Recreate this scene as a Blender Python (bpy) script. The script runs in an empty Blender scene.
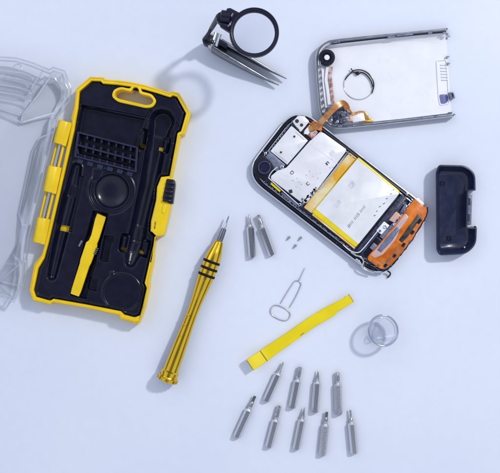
import bpy, bmesh, math, random
import numpy as np
from mathutils import Vector, Matrix, Euler
from mathutils.geometry import tessellate_polygon
random.seed(7)
S = bpy.context.scene
COL = S.collection
U = 0.00066            # metres per plan unit
D = 750.0              # camera height in plan units
CX, CY = 250.0, 236.5

# ------------------------------------------------------------------ camera
cam_d = bpy.data.cameras.new('camera'); cam = bpy.data.objects.new('camera', cam_d); COL.objects.link(cam)
cam.location = (0, 0, D*U); cam_d.sensor_width = 36; cam_d.lens = 36*D/500.0
cam_d.clip_start = 0.01; cam_d.clip_end = 50
S.camera = cam
# ------------------------------------------------------------------ world
w = bpy.data.worlds.new('World'); S.world = w; w.use_nodes = True
nt = w.node_tree; nt.nodes.clear()
wo = nt.nodes.new('ShaderNodeOutputWorld'); bg = nt.nodes.new('ShaderNodeBackground')
tc = nt.nodes.new('ShaderNodeTexCoord'); sep = nt.nodes.new('ShaderNodeSeparateXYZ')
cr = nt.nodes.new('ShaderNodeValToRGB'); mr = nt.nodes.new('ShaderNodeMapRange')
nt.links.new(tc.outputs['Generated'], sep.inputs[0])
nt.links.new(sep.outputs['Z'], mr.inputs['Value']); mr.inputs['From Min'].default_value = 0; mr.inputs['From Max'].default_value = 1
nt.links.new(mr.outputs[0], cr.inputs[0])
e = cr.color_ramp.elements
e[0].position = 0.0; e[0].color = (0.11, 0.12, 0.15, 1)
e[1].position = 1.0; e[1].color = (0.17, 0.19, 0.25, 1)
x = e.new(0.30); x.color = (0.24, 0.27, 0.34, 1)
x = e.new(0.50); x.color = (0.82, 0.89, 1.08, 1)
x = e.new(0.90); x.color = (0.75, 0.81, 0.99, 1)
x = e.new(0.965); x.color = (0.20, 0.22, 0.28, 1)
nt.links.new(cr.outputs[0], bg.inputs[0]); bg.inputs[1].default_value = 0.90
nt.links.new(bg.outputs[0], wo.inputs[0])
# ------------------------------------------------------------------ lamps
def area(name, loc, size, energy, col, shape='DISK', target=(0, 0, 0)):
    l = bpy.data.lights.new(name, 'AREA'); l.shape = shape; l.size = size; l.energy = energy; l.color = col
    o = bpy.data.objects.new(name, l); COL.objects.link(o); o.location = loc
    o.rotation_euler = (Vector(target)-Vector(loc)).to_track_quat('-Z', 'Y').to_euler(); return o
kd = Vector((0.80, 0.60, 1.0)).normalized()
area('key_lamp', kd*1.7, 0.13, 15.0, (1.0, 0.98, 0.95))
area('added_fill', (-0.9, 0.75, 0.9), 0.7, 1.6, (0.80, 0.86, 1.0), 'SQUARE')  # added soft fill for reflections in glossy parts, not a known window
S.view_settings.view_transform = 'Standard'; S.view_settings.look = 'None'
S.view_settings.exposure = 0.0; S.view_settings.gamma = 1.0
S.render.engine = 'CYCLES'
S.cycles.max_bounces = 12; S.cycles.transparent_max_bounces = 24; S.cycles.transmission_bounces = 10
S.cycles.caustics_reflective = False; S.cycles.caustics_refractive = False

# ------------------------------------------------------------------ helpers
def W(px, py, z=0.0):
    k = 1 - z/D
    return Vector(((px-CX)*k, (CY-py)*k, z))
ORG = {}
def props(o, label=None, cat=None, group=None, kind=None):
    if label: o['label'] = label
    if cat: o['category'] = cat
    if group: o['group'] = group
    if kind: o['kind'] = kind
    return o
def thing(name, px, py, label, cat, group=None):
    o = bpy.data.objects.new(name, None); COL.objects.link(o); o.empty_display_size = 0.005
    p = W(px, py, 0); o.location = p*U; ORG[o.name] = p
    return props(o, label, cat, group)
def obj(name, bm, m, parent=None, smooth=None, loc=None):
    """bm in plan units, world axes"""
    org = ORG[parent.name] if parent else (loc if loc else Vector((0, 0, 0)))
    bmesh.ops.translate(bm, verts=bm.verts, vec=-org)
    bmesh.ops.scale(bm, verts=bm.verts, vec=(U, U, U))
    bmesh.ops.recalc_face_normals(bm, faces=bm.faces)
    me = bpy.data.meshes.new(name); bm.to_mesh(me); bm.free()
    o = bpy.data.objects.new(name, me); COL.objects.link(o)
    if parent: o.parent = parent; ORG[o.name] = org
    else: o.location = org*U; ORG[o.name] = org
    for mm in (m if isinstance(m, (list, tuple)) else [m]): me.materials.append(mm)
    if smooth is not None:
        me.shade_smooth()
        if smooth < 179: me.set_sharp_from_angle(angle=math.radians(smooth))
    return o
def area2(p): return 0.5*sum(p[i][0]*p[(i+1) % len(p)][1]-p[(i+1) % len(p)][0]*p[i][1] for i in range(len(p)))
def offset(poly, d):
    """inward offset (positive d) of a plan polygon"""
    n = len(poly); s = 1 if area2(poly) > 0 else -1; out = []
    for i in range(n):
        a, b, c = Vector(poly[i-1]), Vector(poly[i]), Vector(poly[(i+1) % n])
        e1 = (b-a).normalized(); e2 = (c-b).normalized()
        n1 = Vector((-e1.y, e1.x))*s; n2 = Vector((-e2.y, e2.x))*s
        m = (n1+n2); m = m.normalized() if m.length > 1e-6 else n1
        k = max(0.45, m.dot(n1)); out.append(tuple(b+m*d/k))
    return out
def rnd(poly, r, seg=4):
    """round the corners of a polygon; r number or list"""
    n = len(poly); out = []
    for i in range(n):
        ri = r[i] if isinstance(r, (list, tuple)) else r
        a, b, c = Vector(poly[i-1]), Vector(poly[i]), Vector(poly[(i+1) % n])
        if ri <= 0: out.append(tuple(b)); continue
        e1 = (a-b); e2 = (c-b); t = min(ri, e1.length*.48, e2.length*.48)
        p = b+e1.normalized()*t; q = b+e2.normalized()*t
        for k in range(seg+1):
            u = k/seg; out.append(tuple(p*(1-u)**2+b*2*u*(1-u)+q*u*u))
    return out
def loft(bm, loops, cap0=True, cap1=True, close=True):
    """loops: lists of world Vectors of the same length"""
    vs = [[bm.verts.new(p) for p in L] for L in loops]
    n = len(vs[0])
    for A, B in zip(vs, vs[1:]):
        for i in range(n if close else n-1):
            j = (i+1) % n
            bm.faces.new((A[i], A[j], B[j], B[i]))
    for cap, L, loop in ((cap0, vs[0], loops[0]), (cap1, vs[-1], loops[-1])):
        if cap:
            if n <= 4: bm.faces.new(L)
            else:
                for t in tessellate_polygon([[Vector((p[0], p[1], 0)) for p in loop]]):
                    try: bm.faces.new([L[k] for k in t])
                    except ValueError: pass
    return vs
def prism(bm, poly, z0, z1, bev=0.0, seg=2, zt=None):
    """plan polygon raised from z0 to z1; top edge eased; placed for its top height"""
    zt = z1 if zt is None else zt
    def L(p, z): return [Vector((*W(a, b, zt).xy, z)) for a, b in p]
    loops = [L(poly, z0)]
    if bev > 0:
        for k in range(seg+1):
            a = k/seg*math.pi/2
            loops.append(L(offset(poly, bev*(1-math.cos(a))) if k else poly, z1-bev+bev*math.sin(a)))
    else: loops.append(L(poly, z1))
    loft(bm, loops)
def ring_prism(bm, outer, inner, z0, z1, bev=0.0):
    """two loops with the same vertex count"""
    def L(p, z): return [Vector((*W(a, b, z1).xy, z)) for a, b in p]
    loops = [L(outer, z0), L(outer, z1-bev)]
    if bev > 0: loops += [L(offset(outer, bev*.3), z1-bev*.3), L(offset(outer, bev), z1), L(offset(inner, -bev), z1)]
    else: loops += [L(outer, z1), L(inner, z1)]
    loops += [L(inner, z1-bev), L(inner, z0)]
    n = len(outer); vs = [[bm.verts.new(p) for p in l] for l in loops]
    m = len(vs)
    for a in range(m):
        A, B = vs[a], vs[(a+1) % m]
        for i in range(n): bm.faces.new((A[i], A[(i+1) % n], B[(i+1) % n], B[i]))
def tube(bm, pts, r, seg=8, closed=False, caps=True, flat=1.0):
    pts = [Vector(p) for p in pts]; n = len(pts); rings = []
    rr = r if isinstance(r, (list, tuple)) else [r]*n
    prev = None
    for i, p in enumerate(pts):
        if closed: t = pts[(i+1) % n]-pts[i-1]
        else: t = pts[min(i+1, n-1)]-pts[max(i-1, 0)]
        t.normalize()
        up = Vector((0, 0, 1)) if abs(t.z) < .95 else Vector((0, 1, 0))
        s = t.cross(up).normalized(); v = s.cross(t).normalized()
        if prev is not None and s.dot(prev) < 0 and not closed: pass
        prev = s
        rings.append([bm.verts.new(p+s*math.cos(2*math.pi*k/seg)*rr[i]+v*math.sin(2*math.pi*k/seg)*rr[i]*flat) for k in range(seg)])
    for i in range(n if closed else n-1):
        A, B = rings[i], rings[(i+1) % n]
        for k in range(seg): bm.faces.new((A[k], A[(k+1) % seg], B[(k+1) % seg], B[k]))
    if not closed and caps:
        bm.faces.new(rings[0]); bm.faces.new(rings[-1])
def lathe(bm, p0, p1, prof, seg=32, phase=0.0):
    """prof: (distance along p0->p1, radius)"""
    ax = (p1-p0).normalized(); up = Vector((0, 0, 1)) if abs(ax.z) < .9 else Vector((0, 1, 0))
    s = ax.cross(up).normalized(); v = s.cross(ax).normalized(); rings = []
    for t, r in prof:
        c = p0+ax*t
        if r < 1e-4: rings.append([bm.verts.new(c)])
        else: rings.append([bm.verts.new(c+(s*math.cos(phase+2*math.pi*k/seg)+v*math.sin(phase+2*math.pi*k/seg))*r) for k in range(seg)])
    for A, B in zip(rings, rings[1:]):
        for k in range(seg):
            j = (k+1) % seg
            if len(A) == 1 and len(B) == 1: continue
            if len(A) == 1: bm.faces.new((A[0], B[j], B[k]))
            elif len(B) == 1: bm.faces.new((A[k], A[j], B[0]))
            else: bm.faces.new((A[k], A[j], B[j], B[k]))
    for R in (rings[0], rings[-1]):
        if len(R) > 1: bm.faces.new(R)
def box(bm, c, size, M=None):
    """c world plan-unit centre, size (x,y,z), M rotation 3x3"""
    sx, sy, sz = [a/2 for a in size]; M = M or Matrix.Identity(3); vs = []
    for z in (-sz, sz):
        for x, y in ((-sx, -sy), (sx, -sy), (sx, sy), (-sx, sy)): vs.append(bm.verts.new(Vector(c)+M @ Vector((x, y, z))))
    for f in ((3, 2, 1, 0), (4, 5, 6, 7), (0, 1, 5, 4), (1, 2, 6, 5), (2, 3, 7, 6), (3, 0, 4, 7)): bm.faces.new([vs[i] for i in f])
def circ(cx, cy, r, n=32, ry=None, a0=0, a1=360):
    ry = ry or r
    full = (a1-a0) >= 360
    return [(cx+r*math.cos(math.radians(a0+(a1-a0)*k/(n if full else n-1))), cy+ry*math.sin(math.radians(a0+(a1-a0)*k/(n if full else n-1)))) for k in range(n)]
def smoothline(P, n=6, closed=False):
    P = [Vector(p) for p in P]; out = []; m = len(P)
    for i in range(m if closed else m-1):
        if closed: p0, p1, p2, p3 = P[i-1], P[i], P[(i+1) % m], P[(i+2) % m]
        else: p0, p1, p2, p3 = P[max(i-1, 0)], P[i], P[i+1], P[min(i+2, m-1)]
        for k in range(n):
            t = k/n
            out.append(0.5*((2*p1)+(p2-p0)*t+(2*p0-5*p1+4*p2-p3)*t*t+(3*p1-p0-3*p2+p3)*t**3))
    if not closed: out.append(P[-1])
    return out
BM = bmesh.new

# ------------------------------------------------------------------ materials
def mat(name, col, rough=.4, metal=0.0, var=0.0, vscale=60, bump=0.0, bscale=900, col2=None, spec=None, coat=0.0, trans=0.0, ior=None, aniso=0, rvar=0.12, stretch=None, alpha=None):
    m = bpy.data.materials.new(name); m.use_nodes = True; n = m.node_tree.nodes; l = m.node_tree.links
    p = n['Principled BSDF']; p.inputs['Base Color'].default_value = (*col, 1)
    p.inputs['Roughness'].default_value = rough; p.inputs['Metallic'].default_value = metal
    if spec is not None: p.inputs['Specular IOR Level'].default_value = spec
    p.inputs['Coat Weight'].default_value = coat; p.inputs['Transmission Weight'].default_value = trans
    if ior: p.inputs['IOR'].default_value = ior
    if aniso: p.inputs['Anisotropic'].default_value = aniso
    t = n.new('ShaderNodeTexCoord'); src = t.outputs['Object']
    if stretch:
        mp = n.new('ShaderNodeMapping'); mp.inputs['Scale'].default_value = stretch; l.new(src, mp.inputs[0]); src = mp.outputs[0]
    no = n.new('ShaderNodeTexNoise'); no.inputs['Scale'].default_value = vscale; no.inputs['Detail'].default_value = 6; l.new(src, no.inputs['Vector'])
    c2 = col2 or tuple(c*(1-var) for c in col)
    if var > 0 or col2:
        rp = n.new('ShaderNodeValToRGB'); rp.color_ramp.elements[0].position = .38; rp.color_ramp.elements[1].position = .62
        rp.color_ramp.elements[0].color = (*c2, 1); rp.color_ramp.elements[1].color = (*col, 1)
        l.new(no.outputs[0], rp.inputs[0]); l.new(rp.outputs[0], p.inputs['Base Color'])
    if rvar:
        r = n.new('ShaderNodeMapRange'); r.inputs['To Min'].default_value = max(0.01, rough-rvar*.5); r.inputs['To Max'].default_value = min(1, rough+rvar*.5)
        r.inputs['From Min'].default_value = .3; r.inputs['From Max'].default_value = .7
        l.new(no.outputs[0], r.inputs['Value']); l.new(r.outputs[0], p.inputs['Roughness'])
    if bump > 0:
        n2 = n.new('ShaderNodeTexNoise'); n2.inputs['Scale'].default_value = bscale; n2.inputs['Detail'].default_value = 3; l.new(src, n2.inputs['Vector'])
        b = n.new('ShaderNodeBump'); b.inputs['Strength'].default_value = bump; b.inputs['Distance'].default_value = 0.0002
        l.new(n2.outputs[0], b.inputs['Height']); l.new(b.outputs[0], p.inputs['Normal'])
    return m
def clear(name, tint=(.93, .95, .98), fac=1.0, rough=.06, bump=0.25):
    """thin clear plastic: lets light straight through, with a Fresnel reflection"""
    m = bpy.data.materials.new(name); m.use_nodes = True; n = m.node_tree.nodes; l = m.node_tree.links; n.clear()
    o = n.new('ShaderNodeOutputMaterial'); mx = n.new('ShaderNodeMixShader'); t = n.new('ShaderNodeBsdfTransparent'); g = n.new('ShaderNodeBsdfGlossy')
    lw = n.new('ShaderNodeLayerWeight'); lw.inputs[0].default_value = .5
    pw = n.new('ShaderNodeMath'); pw.operation = 'POWER'; pw.inputs[1].default_value = 3.5; ad = n.new('ShaderNodeMath'); ad.operation = 'MULTIPLY_ADD'; ad.inputs[1].default_value = .9; ad.inputs[2].default_value = .04
    t.inputs[0].default_value = (*tint, 1); g.inputs['Roughness'].default_value = rough; g.inputs['Color'].default_value = (.95, .97, 1, 1)
    tc = n.new('ShaderNodeTexCoord'); no = n.new('ShaderNodeTexNoise'); no.inputs['Scale'].default_value = 260; l.new(tc.outputs['Object'], no.inputs['Vector'])
    b = n.new('ShaderNodeBump'); b.inputs['Strength'].default_value = bump; b.inputs['Distance'].default_value = .0003; l.new(no.outputs[0], b.inputs['Height'])
    l.new(b.outputs[0], g.inputs['Normal']); l.new(b.outputs[0], lw.inputs['Normal'])
    ma = n.new('ShaderNodeMath'); ma.operation = 'MULTIPLY'; ma.inputs[1].default_value = fac; ma.use_clamp = True
    l.new(lw.outputs['Facing'], pw.inputs[0]); l.new(pw.outputs[0], ad.inputs[0]); l.new(ad.outputs[0], ma.inputs[0]); l.new(ma.outputs[0], mx.inputs[0]); l.new(t.outputs[0], mx.inputs[1]); l.new(g.outputs[0], mx.inputs[2]); l.new(mx.outputs[0], o.inputs[0])
    return m
M = dict(
 yellow=mat('yellow_plastic', (.90, .62, .006), .32, var=.10, vscale=90, bump=.12),
 lemon=mat('lemon_plastic', (.86, .69, .003), .34, var=.07, vscale=70, bump=.1),
 navy=mat('navy_black_plastic', (.006, .007, .022), .24, var=.25, vscale=160, bump=.05, bscale=1500, spec=.36, rvar=.07),
 black=mat('black_plastic', (.007, .008, .020), .28, var=.2, bump=.1, spec=.4),
 rubber=mat('black_rubber', (.006, .006, .008), .6, spec=.2),
 rack=mat('rack_plastic', (.014, .018, .055), .38, var=.2, bump=.1),
 darksteel=mat('dark_polished_steel', (.27, .28, .32), .24, 1.0, var=.1, vscale=300, bump=.05, rvar=.1),
 ring=mat('dark_ring_plastic', (.008, .009, .026), .3, bump=.05, spec=.35),
 gold=mat('gold_metal', (.84, .545, .04), .17, 1.0, var=.06, vscale=120, bump=.06, bscale=1400),
 steel=mat('brushed_steel', (.66, .67, .70), .22, 1.0, var=.04, vscale=900, bump=.02, rvar=.04),
 steel_worn=mat('engraved_steel', (.62, .63, .66), .32, 1.0, var=.15, vscale=1500, bump=.6, bscale=1100, rvar=.05),
 tip=mat('dark_tip_steel', (.46, .47, .50), .16, 1.0, var=.1, vscale=500),
 chrome=mat('chrome', (.80, .83, .88), .10, 1.0, var=.1, vscale=200, bump=.12, bscale=300),
 shield=mat('white_shield_metal', (.80, .80, .83), .40, .15, var=.06, vscale=120, bump=.06),
 cover=mat('white_cover_plastic', (.84, .845, .88), .26, 0, var=.03, vscale=80, bump=.05, coat=.3),
 label=mat('battery_label', (.81, .815, .84), .34, 0.1, var=.08, vscale=110, bump=.15, bscale=250),
 kapton=mat('yellow_polyimide_tape', (.74, .40, .02), .16, 0, col2=(.78, .70, .42), vscale=90, bump=.5, bscale=220, coat=.4),
 tape=mat('yellow_battery_wrap', (.84, .68, .01), .28, 0, var=.1, vscale=120, bump=.3, bscale=400),
 orange=mat('orange_flex', (.78, .21, .012), .22, 0, col2=(.48, .10, .006), vscale=140, bump=.3, bscale=500, coat=.4),
 peach=mat('faded_orange_film', (.70, .38, .24), .3, 0, col2=(.42, .42, .55), vscale=170, bump=.4, bscale=500),
 copper=mat('copper_flex', (.42, .15, .035), .28, .2, col2=(.62, .33, .12), vscale=220, bump=.3, bscale=700, coat=.3),
 brownish=mat('brown_flex', (.26, .10, .07), .4, 0, col2=(.60, .50, .50), vscale=330),
 board=mat('circuit_dark', (.012, .014, .035), .32, 0, col2=(.05, .06, .12), vscale=500, bump=.5, bscale=900),
 grey=mat('grey_part', (.20, .22, .32), .36, .3, var=.3, vscale=300, bump=.2),
 white=mat('white_enamel', (.82, .83, .86), .35),
 cable=mat('white_wire', (.72, .75, .82), .35),
 ink=mat('black_ink', (.02, .02, .03), .5), palegrey=mat('pale_grey_ink', (.70, .72, .78), .5),
 glassdark=mat('camera_glass', (.008, .010, .04), .08, 0, coat=1.0),
 copperpad=mat('gold_contact', (.75, .45, .06), .25, .9),
 olive=mat('olive_film', (.09, .07, .02), .35, 0, col2=(.02, .02, .03), vscale=220),
 lid=clear('clear_lid_plastic', (.986, .988, .993), 1.7, .04, .05),
 lidedge=clear('clear_lid_rib', (.93, .94, .96), 9.0, .12, .0),
 lens=clear('lens_glass', (.94, .945, .965), .9, .02, 0),
 cup=clear('clear_vinyl', (.95, .96, .985), 1.6, .05, .3),
 cuprim=clear('clear_vinyl_rim', (.62, .64, .72), 10.0, .06, .1),
)
# ------------------------------------------------------------------ desk
m = bpy.data.materials.new('desk_laminate'); m.use_nodes = True; n = m.node_tree.nodes; l = m.node_tree.links; p = n['Principled BSDF']
t = n.new('ShaderNodeTexCoord'); a = n.new('ShaderNodeTexNoise'); a.inputs['Scale'].default_value = 5.5; a.inputs['Detail'].default_value = 2
rp = n.new('ShaderNodeValToRGB'); rp.color_ramp.elements[0].color = (.688, .738, .850, 1); rp.color_ramp.elements[1].color = (.748, .790, .885, 1)
rp.color_ramp.elements[0].position = .35; rp.color_ramp.elements[1].position = .65
l.new(t.outputs['Object'], a.inputs['Vector']); l.new(a.outputs[0], rp.inputs[0])
v = n.new('ShaderNodeTexNoise'); v.inputs['Scale'].default_value = 150; v.inputs['Detail'].default_value = 8; l.new(t.outputs['Object'], v.inputs['Vector'])
mx = n.new('ShaderNodeMix'); mx.data_type = 'RGBA'; mx.blend_type = 'MULTIPLY'; mx.inputs['Factor'].default_value = .06
l.new(rp.outputs[0], mx.inputs['A']); l.new(v.outputs[0], mx.inputs['B']); vo = n.new('ShaderNodeTexVoronoi'); vo.inputs['Scale'].default_value = 95; l.new(t.outputs['Object'], vo.inputs['Vector'])
dm = n.new('ShaderNodeMapRange'); dm.inputs['From Min'].default_value = .02; dm.inputs['From Max'].default_value = .05; dm.inputs['To Min'].default_value = .22; dm.inputs['To Max'].default_value = 0; l.new(vo.outputs['Distance'], dm.inputs['Value'])
gt = n.new('ShaderNodeMath'); gt.operation = 'GREATER_THAN'; gt.inputs[1].default_value = .86; sr = n.new('ShaderNodeSeparateColor'); l.new(vo.outputs['Color'], sr.inputs[0]); l.new(sr.outputs[0], gt.inputs[0])
ml = n.new('ShaderNodeMath'); ml.operation = 'MULTIPLY'; l.new(dm.outputs[0], ml.inputs[0]); l.new(gt.outputs[0], ml.inputs[1])
m3 = n.new('ShaderNodeMix'); m3.data_type = 'RGBA'; m3.inputs['B'].default_value = (.35, .36, .40, 1); l.new(ml.outputs[0], m3.inputs['Factor']); l.new(mx.outputs['Result'], m3.inputs['A'])
l.new(m3.outputs['Result'], p.inputs['Base Color'])
p.inputs['Roughness'].default_value = .55; p.inputs['Specular IOR Level'].default_value = .25
g = n.new('ShaderNodeTexNoise'); g.inputs['Scale'].default_value = 1400; g.inputs['Detail'].default_value = 2; l.new(t.outputs['Object'], g.inputs['Vector'])
b = n.new('ShaderNodeBump'); b.inputs['Strength'].default_value = .06; b.inputs['Distance'].default_value = .0001; l.new(g.outputs[0], b.inputs['Height']); l.new(b.outputs[0], p.inputs['Normal'])
bm = BM(); box(bm, (0, 0, -15), (2600, 2000, 30)); desk = obj('tabletop', bm, m); props(desk, kind='structure')

# ------------------------------------------------------------------ tool case
ZR = 17.0
outer = [(90,76.5),(104,77.2),(105,79.2),(117,80),(130,81.6),(145,84.8),(158,88.6),(169,92.6),(172,91),(179,93.2),(190.5,113),(185.5,134),(182,135.5),(180.6,141),(173.2,178),(174.5,180),(171,200),(168.5,211),(166,222),(163,236),(157,238),(155,263),(151,282.5),(151.5,286.5),(146.6,309),(141,324.5),(134.7,323.7),(120,319),(118.4,315.2),(85,307.8),(53,302.6),(50,305),(32.6,300.6),(29.2,290),(34,264),(42,254),(45,243),(55,200),(64,160),(72,122),(71,118),(74,107),(76,88.5)]
inner = [(91.5,80.6),(100.5,81),(102.5,83.4),(117,84.5),(130,86.3),(145,89.4),(158,93.2),(170,97),(173,95.2),(177,96.7),(186,113.3),(181,131),(177.5,133),(176.2,141),(169.6,176),(161,177),(157,187),(156,200),(151,221),(150.4,231),(155.6,236),(149.4,262),(144.6,283),(146.7,288),(143,305),(140,315.5),(134.5,317.6),(124,315),(120.8,311.6),(85,304.6),(53,299),(50,301),(35.6,297),(33.4,290),(38,268),(44,258),(48,243),(58,200),(66,165),(74,130),(75.6,120),(77.8,108),(79.3,91)]
case = thing('tool_case', 110, 200, 'open yellow and black hinged tool case with its clear lid folded out to the left', 'tool case')
# yellow shell: rim ring + groove + floor
bm = BM()
oo = outer; ii = inner
assert len(oo) == len(ii), (len(oo), len(ii))
# the right-hand wall is seen from inside the frame: its outline is the foot of the wall
oo = [((CX+(x-CX)/(1-ZR/D), y) if 11 <= i <= 25 else (x, y)) for i, (x, y) in enumerate(oo)]
ring_prism(bm, oo, [((a[0]+b[0])/2, (a[1]+b[1])/2) for a, b in zip(oo, ii)], 0.3, ZR-2.6, .5)
ring_prism(bm, [(a[0]*.64+b[0]*.36, a[1]*.64+b[1]*.36) for a, b in zip(oo, ii)], ii, 0.3, ZR, .6)
shell = obj('yellow_shell', bm, M['yellow'], case, 40)
fl = [p for p in offset(outer, 2.0) if p[1] > 108]
bm = BM(); prism(bm, fl, .6, 3.0); obj('shell_floor', bm, M['yellow'], shell)
# raised line on rim
bm = BM(); mid = [((a[0]*.72+b[0]*.28), (a[1]*.72+b[1]*.28)) for a, b in zip(oo, ii)]
tube(bm, [W(x, y, ZR+.1) for x, y in mid], .45, 6, closed=True); obj('rim_bead', bm, M['yellow'], shell, 60)
# heightfield tray
def worldpoly(poly, z=13.): return [tuple(W(a, b, z).xy) for a, b in poly]
def sdf_poly(X, Y, poly):
    d = np.full(X.shape, 1e9); ins = np.zeros(X.shape, bool); n = len(poly)
    for i in range(n):
        x0, y0 = poly[i]; x1, y1 = poly[(i+1) % n]; ex, ey = x1-x0, y1-y0
        t = np.clip(((X-x0)*ex+(Y-y0)*ey)/(ex*ex+ey*ey+1e-9), 0, 1)
        d = np.minimum(d, np.hypot(X-x0-t*ex, Y-y0-t*ey))
        c = ((y0 > Y) != (y1 > Y)) & (X < (x1-x0)*(Y-y0)/((y1-y0) if abs(y1-y0) > 1e-9 else 1e-9)+x0); ins ^= c
    return np.where(ins, -d, d)
def sdf_line(X, Y, pts, rad):
    """distance to polyline minus local radius, plus local radius"""
    best = np.full(X.shape, 1e9); R = np.ones(X.shape)
    for (p, r0), (q, r1) in zip(zip(pts, rad), zip(pts[1:], rad[1:])):
        ex, ey = q[0]-p[0], q[1]-p[1]; t = np.clip(((X-p[0])*ex+(Y-p[1])*ey)/(ex*ex+ey*ey), 0, 1)
        d = np.hypot(X-p[0]-t*ex, Y-p[1]-t*ey); r = r0+(r1-r0)*t; k = (d-r) < best
        best = np.where(k, d-r, best); R = np.where(k, r, R)
    return best, R
ang = math.radians(12.6); ux, uy = math.cos(ang), -math.sin(ang); vx, vy = -math.sin(ang), -math.cos(ang)
c0 = W(110, 200, 13); st = .55
us = np.arange(-60, 66, st); vs_ = np.arange(-122, 126, st); UU, VV = np.meshgrid(us, vs_)
X = c0.x+UU*ux+VV*vx; Y = c0.y+UU*uy+VV*vy
innW = worldpoly(inner, 14); dI = sdf_poly(X, Y, innW)
def smin(h, z, d, wdt=.55):   # cut feature: inside (d<0) height z
    k = np.clip(.5-d/(2*wdt), 0, 1); k = k*k*(3-2*k); return h*(1-k)+z*k
H = np.full(X.shape, 12.2)
def PW(pts): return worldpoly(pts, 12)
# header panel
H = smin(H, 14.6, sdf_poly(X, Y, PW([(76,84),(100,78),(192,100),(190,130),(180,128),(174,117),(150,110),(146,117),(80,104.5),(70,106)])))
# bit compartment above the rack
H = smin(H, 5.5, sdf_poly(X, Y, PW([(82.5,106.5),(144.5,119),(137,150),(137,168),(79,153),(78,130)])))
# left outer strip lower
# dome recess
dc = np.hypot(*(np.array([X, Y])-np.array(PW([(111.5,191)])[0])[:, None, None]))
H = smin(H, 13.0, np.abs(dc-22.6)-.9)
H = smin(H, 10.6, dc-21.5)
dome = 10.6-np.sqrt(np.clip(17.2**2-dc**2, 0, None))*.38
H = np.where(dc < 17.2, np.minimum(H, dome), H)
nk = sdf_poly(X, Y, PW([(93,168),(103,170),(99,180),(92,182)])); H = smin(H, 11.4, nk)
# round shallow recess
d2 = np.hypot(*(np.array([X, Y])-np.array(PW([(121.8,292.5)])[0])[:, None, None]))
H = smin(H, 11.2, d2-18.2); H = smin(H, 13.0, np.abs(d2-18.9)-.5, .4)
d3 = sdf_poly(X, Y, PW([(110,272),(114,271),(114,276),(110,277)])); H = smin(H, 13.2, d3)
# driver trough
tp = PW([(162,121.5),(160.5,127),(155.5,150),(149,185),(143.5,208),(139,228),(136,243),(133.5,251),(130.6,262)])
tr = [12.2,11.2,9.6,8.9,8.4,8.0,9.4,8.6,5.0]
d, R = sdf_line(X, Y, tp, tr)
H = smin(H, 13.4, np.abs(d-.9)-.7, .5)
prof = 12.2-np.sqrt(np.clip(R*R-np.clip(d+R, 0, None)**2, 0, None))*1.0
H = np.where(d < 0, np.minimum(np.maximum(prof, 3.15), 12.2), H)
# ribs of the driver recess (collar steps)
for q, qq in (((147,133.5),(172,140)),((131,225),(148,229)),((129,241),(147,245))):
    a_, b_ = PW([q, qq]); dd, _ = sdf_line(X, Y, [a_, b_], [.8, .8]); H = np.where((dd < 0) & (d < 0), H+.8, H)
# retaining clips beside the recess
for q in ([(142,131),(145,132),(142.5,147),(139.6,146)],[(165,139),(168,140),(166,151),(163,150)],[(124,236),(127,237),(124.5,250),(121.5,249)],[(145,242),(148.5,243),(146.5,255),(143.5,254)]):
    dq = sdf_poly(X, Y, PW(q)); H = smin(H, 15.2, dq, .5); H = smin(H, 8.0, np.abs(dq-1.8)-.9, .5)
# left long recess for tweezers
tp = PW([(76.5,168),(73.5,184),(70,200),(64.5,222),(60,240),(55,262),(52,276)]); tr = [5.2,6.2,7.0,6.4,6.0,5.2,4.2]
dl, R = sdf_line(X, Y, tp, tr); H = smin(H, 13.0, np.abs(dl-.8)-.5, .4)
prof = 12.2-np.sqrt(np.clip(R*R-np.clip(dl+R, 0, None)**2, 0, None))*1.15
H = np.where(dl < 0, np.minimum(prof, H), H)
dq = sdf_poly(X, Y, PW([(68.5,184),(80,186.5),(77.5,198),(65.5,195)])); H = smin(H, 5.5, dq)
dq = sdf_poly(X, Y, PW([(79,176),(84,177),(72,232),(68,231)])); H = smin(H, 7.0, dq)
# spudger slot
ds = sdf_poly(X, Y, PW([(93,211),(108,214),(86,299),(70,295)])); H = smin(H, 4.0, ds)
# small pockets
for q, z in (([(104.5,235.5),(114,237),(113,243),(111,244.5),(107.5,262),(100,260.5),(103,243)], 5), ([(89,278),(98,280),(96,291),(87,289)], 6), ([(86,236),(91,237),(88,246),(83,245)], 6)):
    H = smin(H, z, sdf_poly(X, Y, PW(q)))
# border groove and lip
H = np.where(dI > -1.6, 9.0, H)
lip = (dI > -3.0) & (dI <= -1.6); H = np.where(lip, 14.8, H)
# hang slot + windows (holes)
slot = rnd([(114.5,91.6),(121,89.0),(150,96.2),(153.5,101),(150.5,104.8),(146,105.2),(118.5,98.8),(114.0,95.5)], 3.2, 3)
slotO = offset(slot, -3.0)
hole = sdf_poly(X, Y, worldpoly(offset(slot, -1.5), 14))
win = np.full(X.shape, 1e9)
for q in ([(60,224.5),(68.5,226.5),(67,232),(58.8,230)],[(141.6,143.5),(146,145),(145,148.5),(140.8,147)],[(158.5,146.5),(163,147.5),(162,150.5),(158,149.5)],[(121.5,246.5),(126,248.5),(124.8,251.5),(120.8,249)],[(139,250.5),(144,252),(143,254.5),(138,253)],[(136.6,150),(139.5,151),(137.5,160),(135,159)]):
    win = np.minimum(win, sdf_poly(X, Y, PW(q)))
drop = (dI > 1.2) | (hole < 0) | (win < 0)
bm = BM(); ny, nx = X.shape; idx = -np.ones(X.shape, int); keepv = ~(dI > 3); vl = []
for j in range(ny):
    for i in range(nx):
        if keepv[j, i]: idx[j, i] = len(vl); vl.append(bm.verts.new((X[j, i], Y[j, i], H[j, i])))
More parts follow.
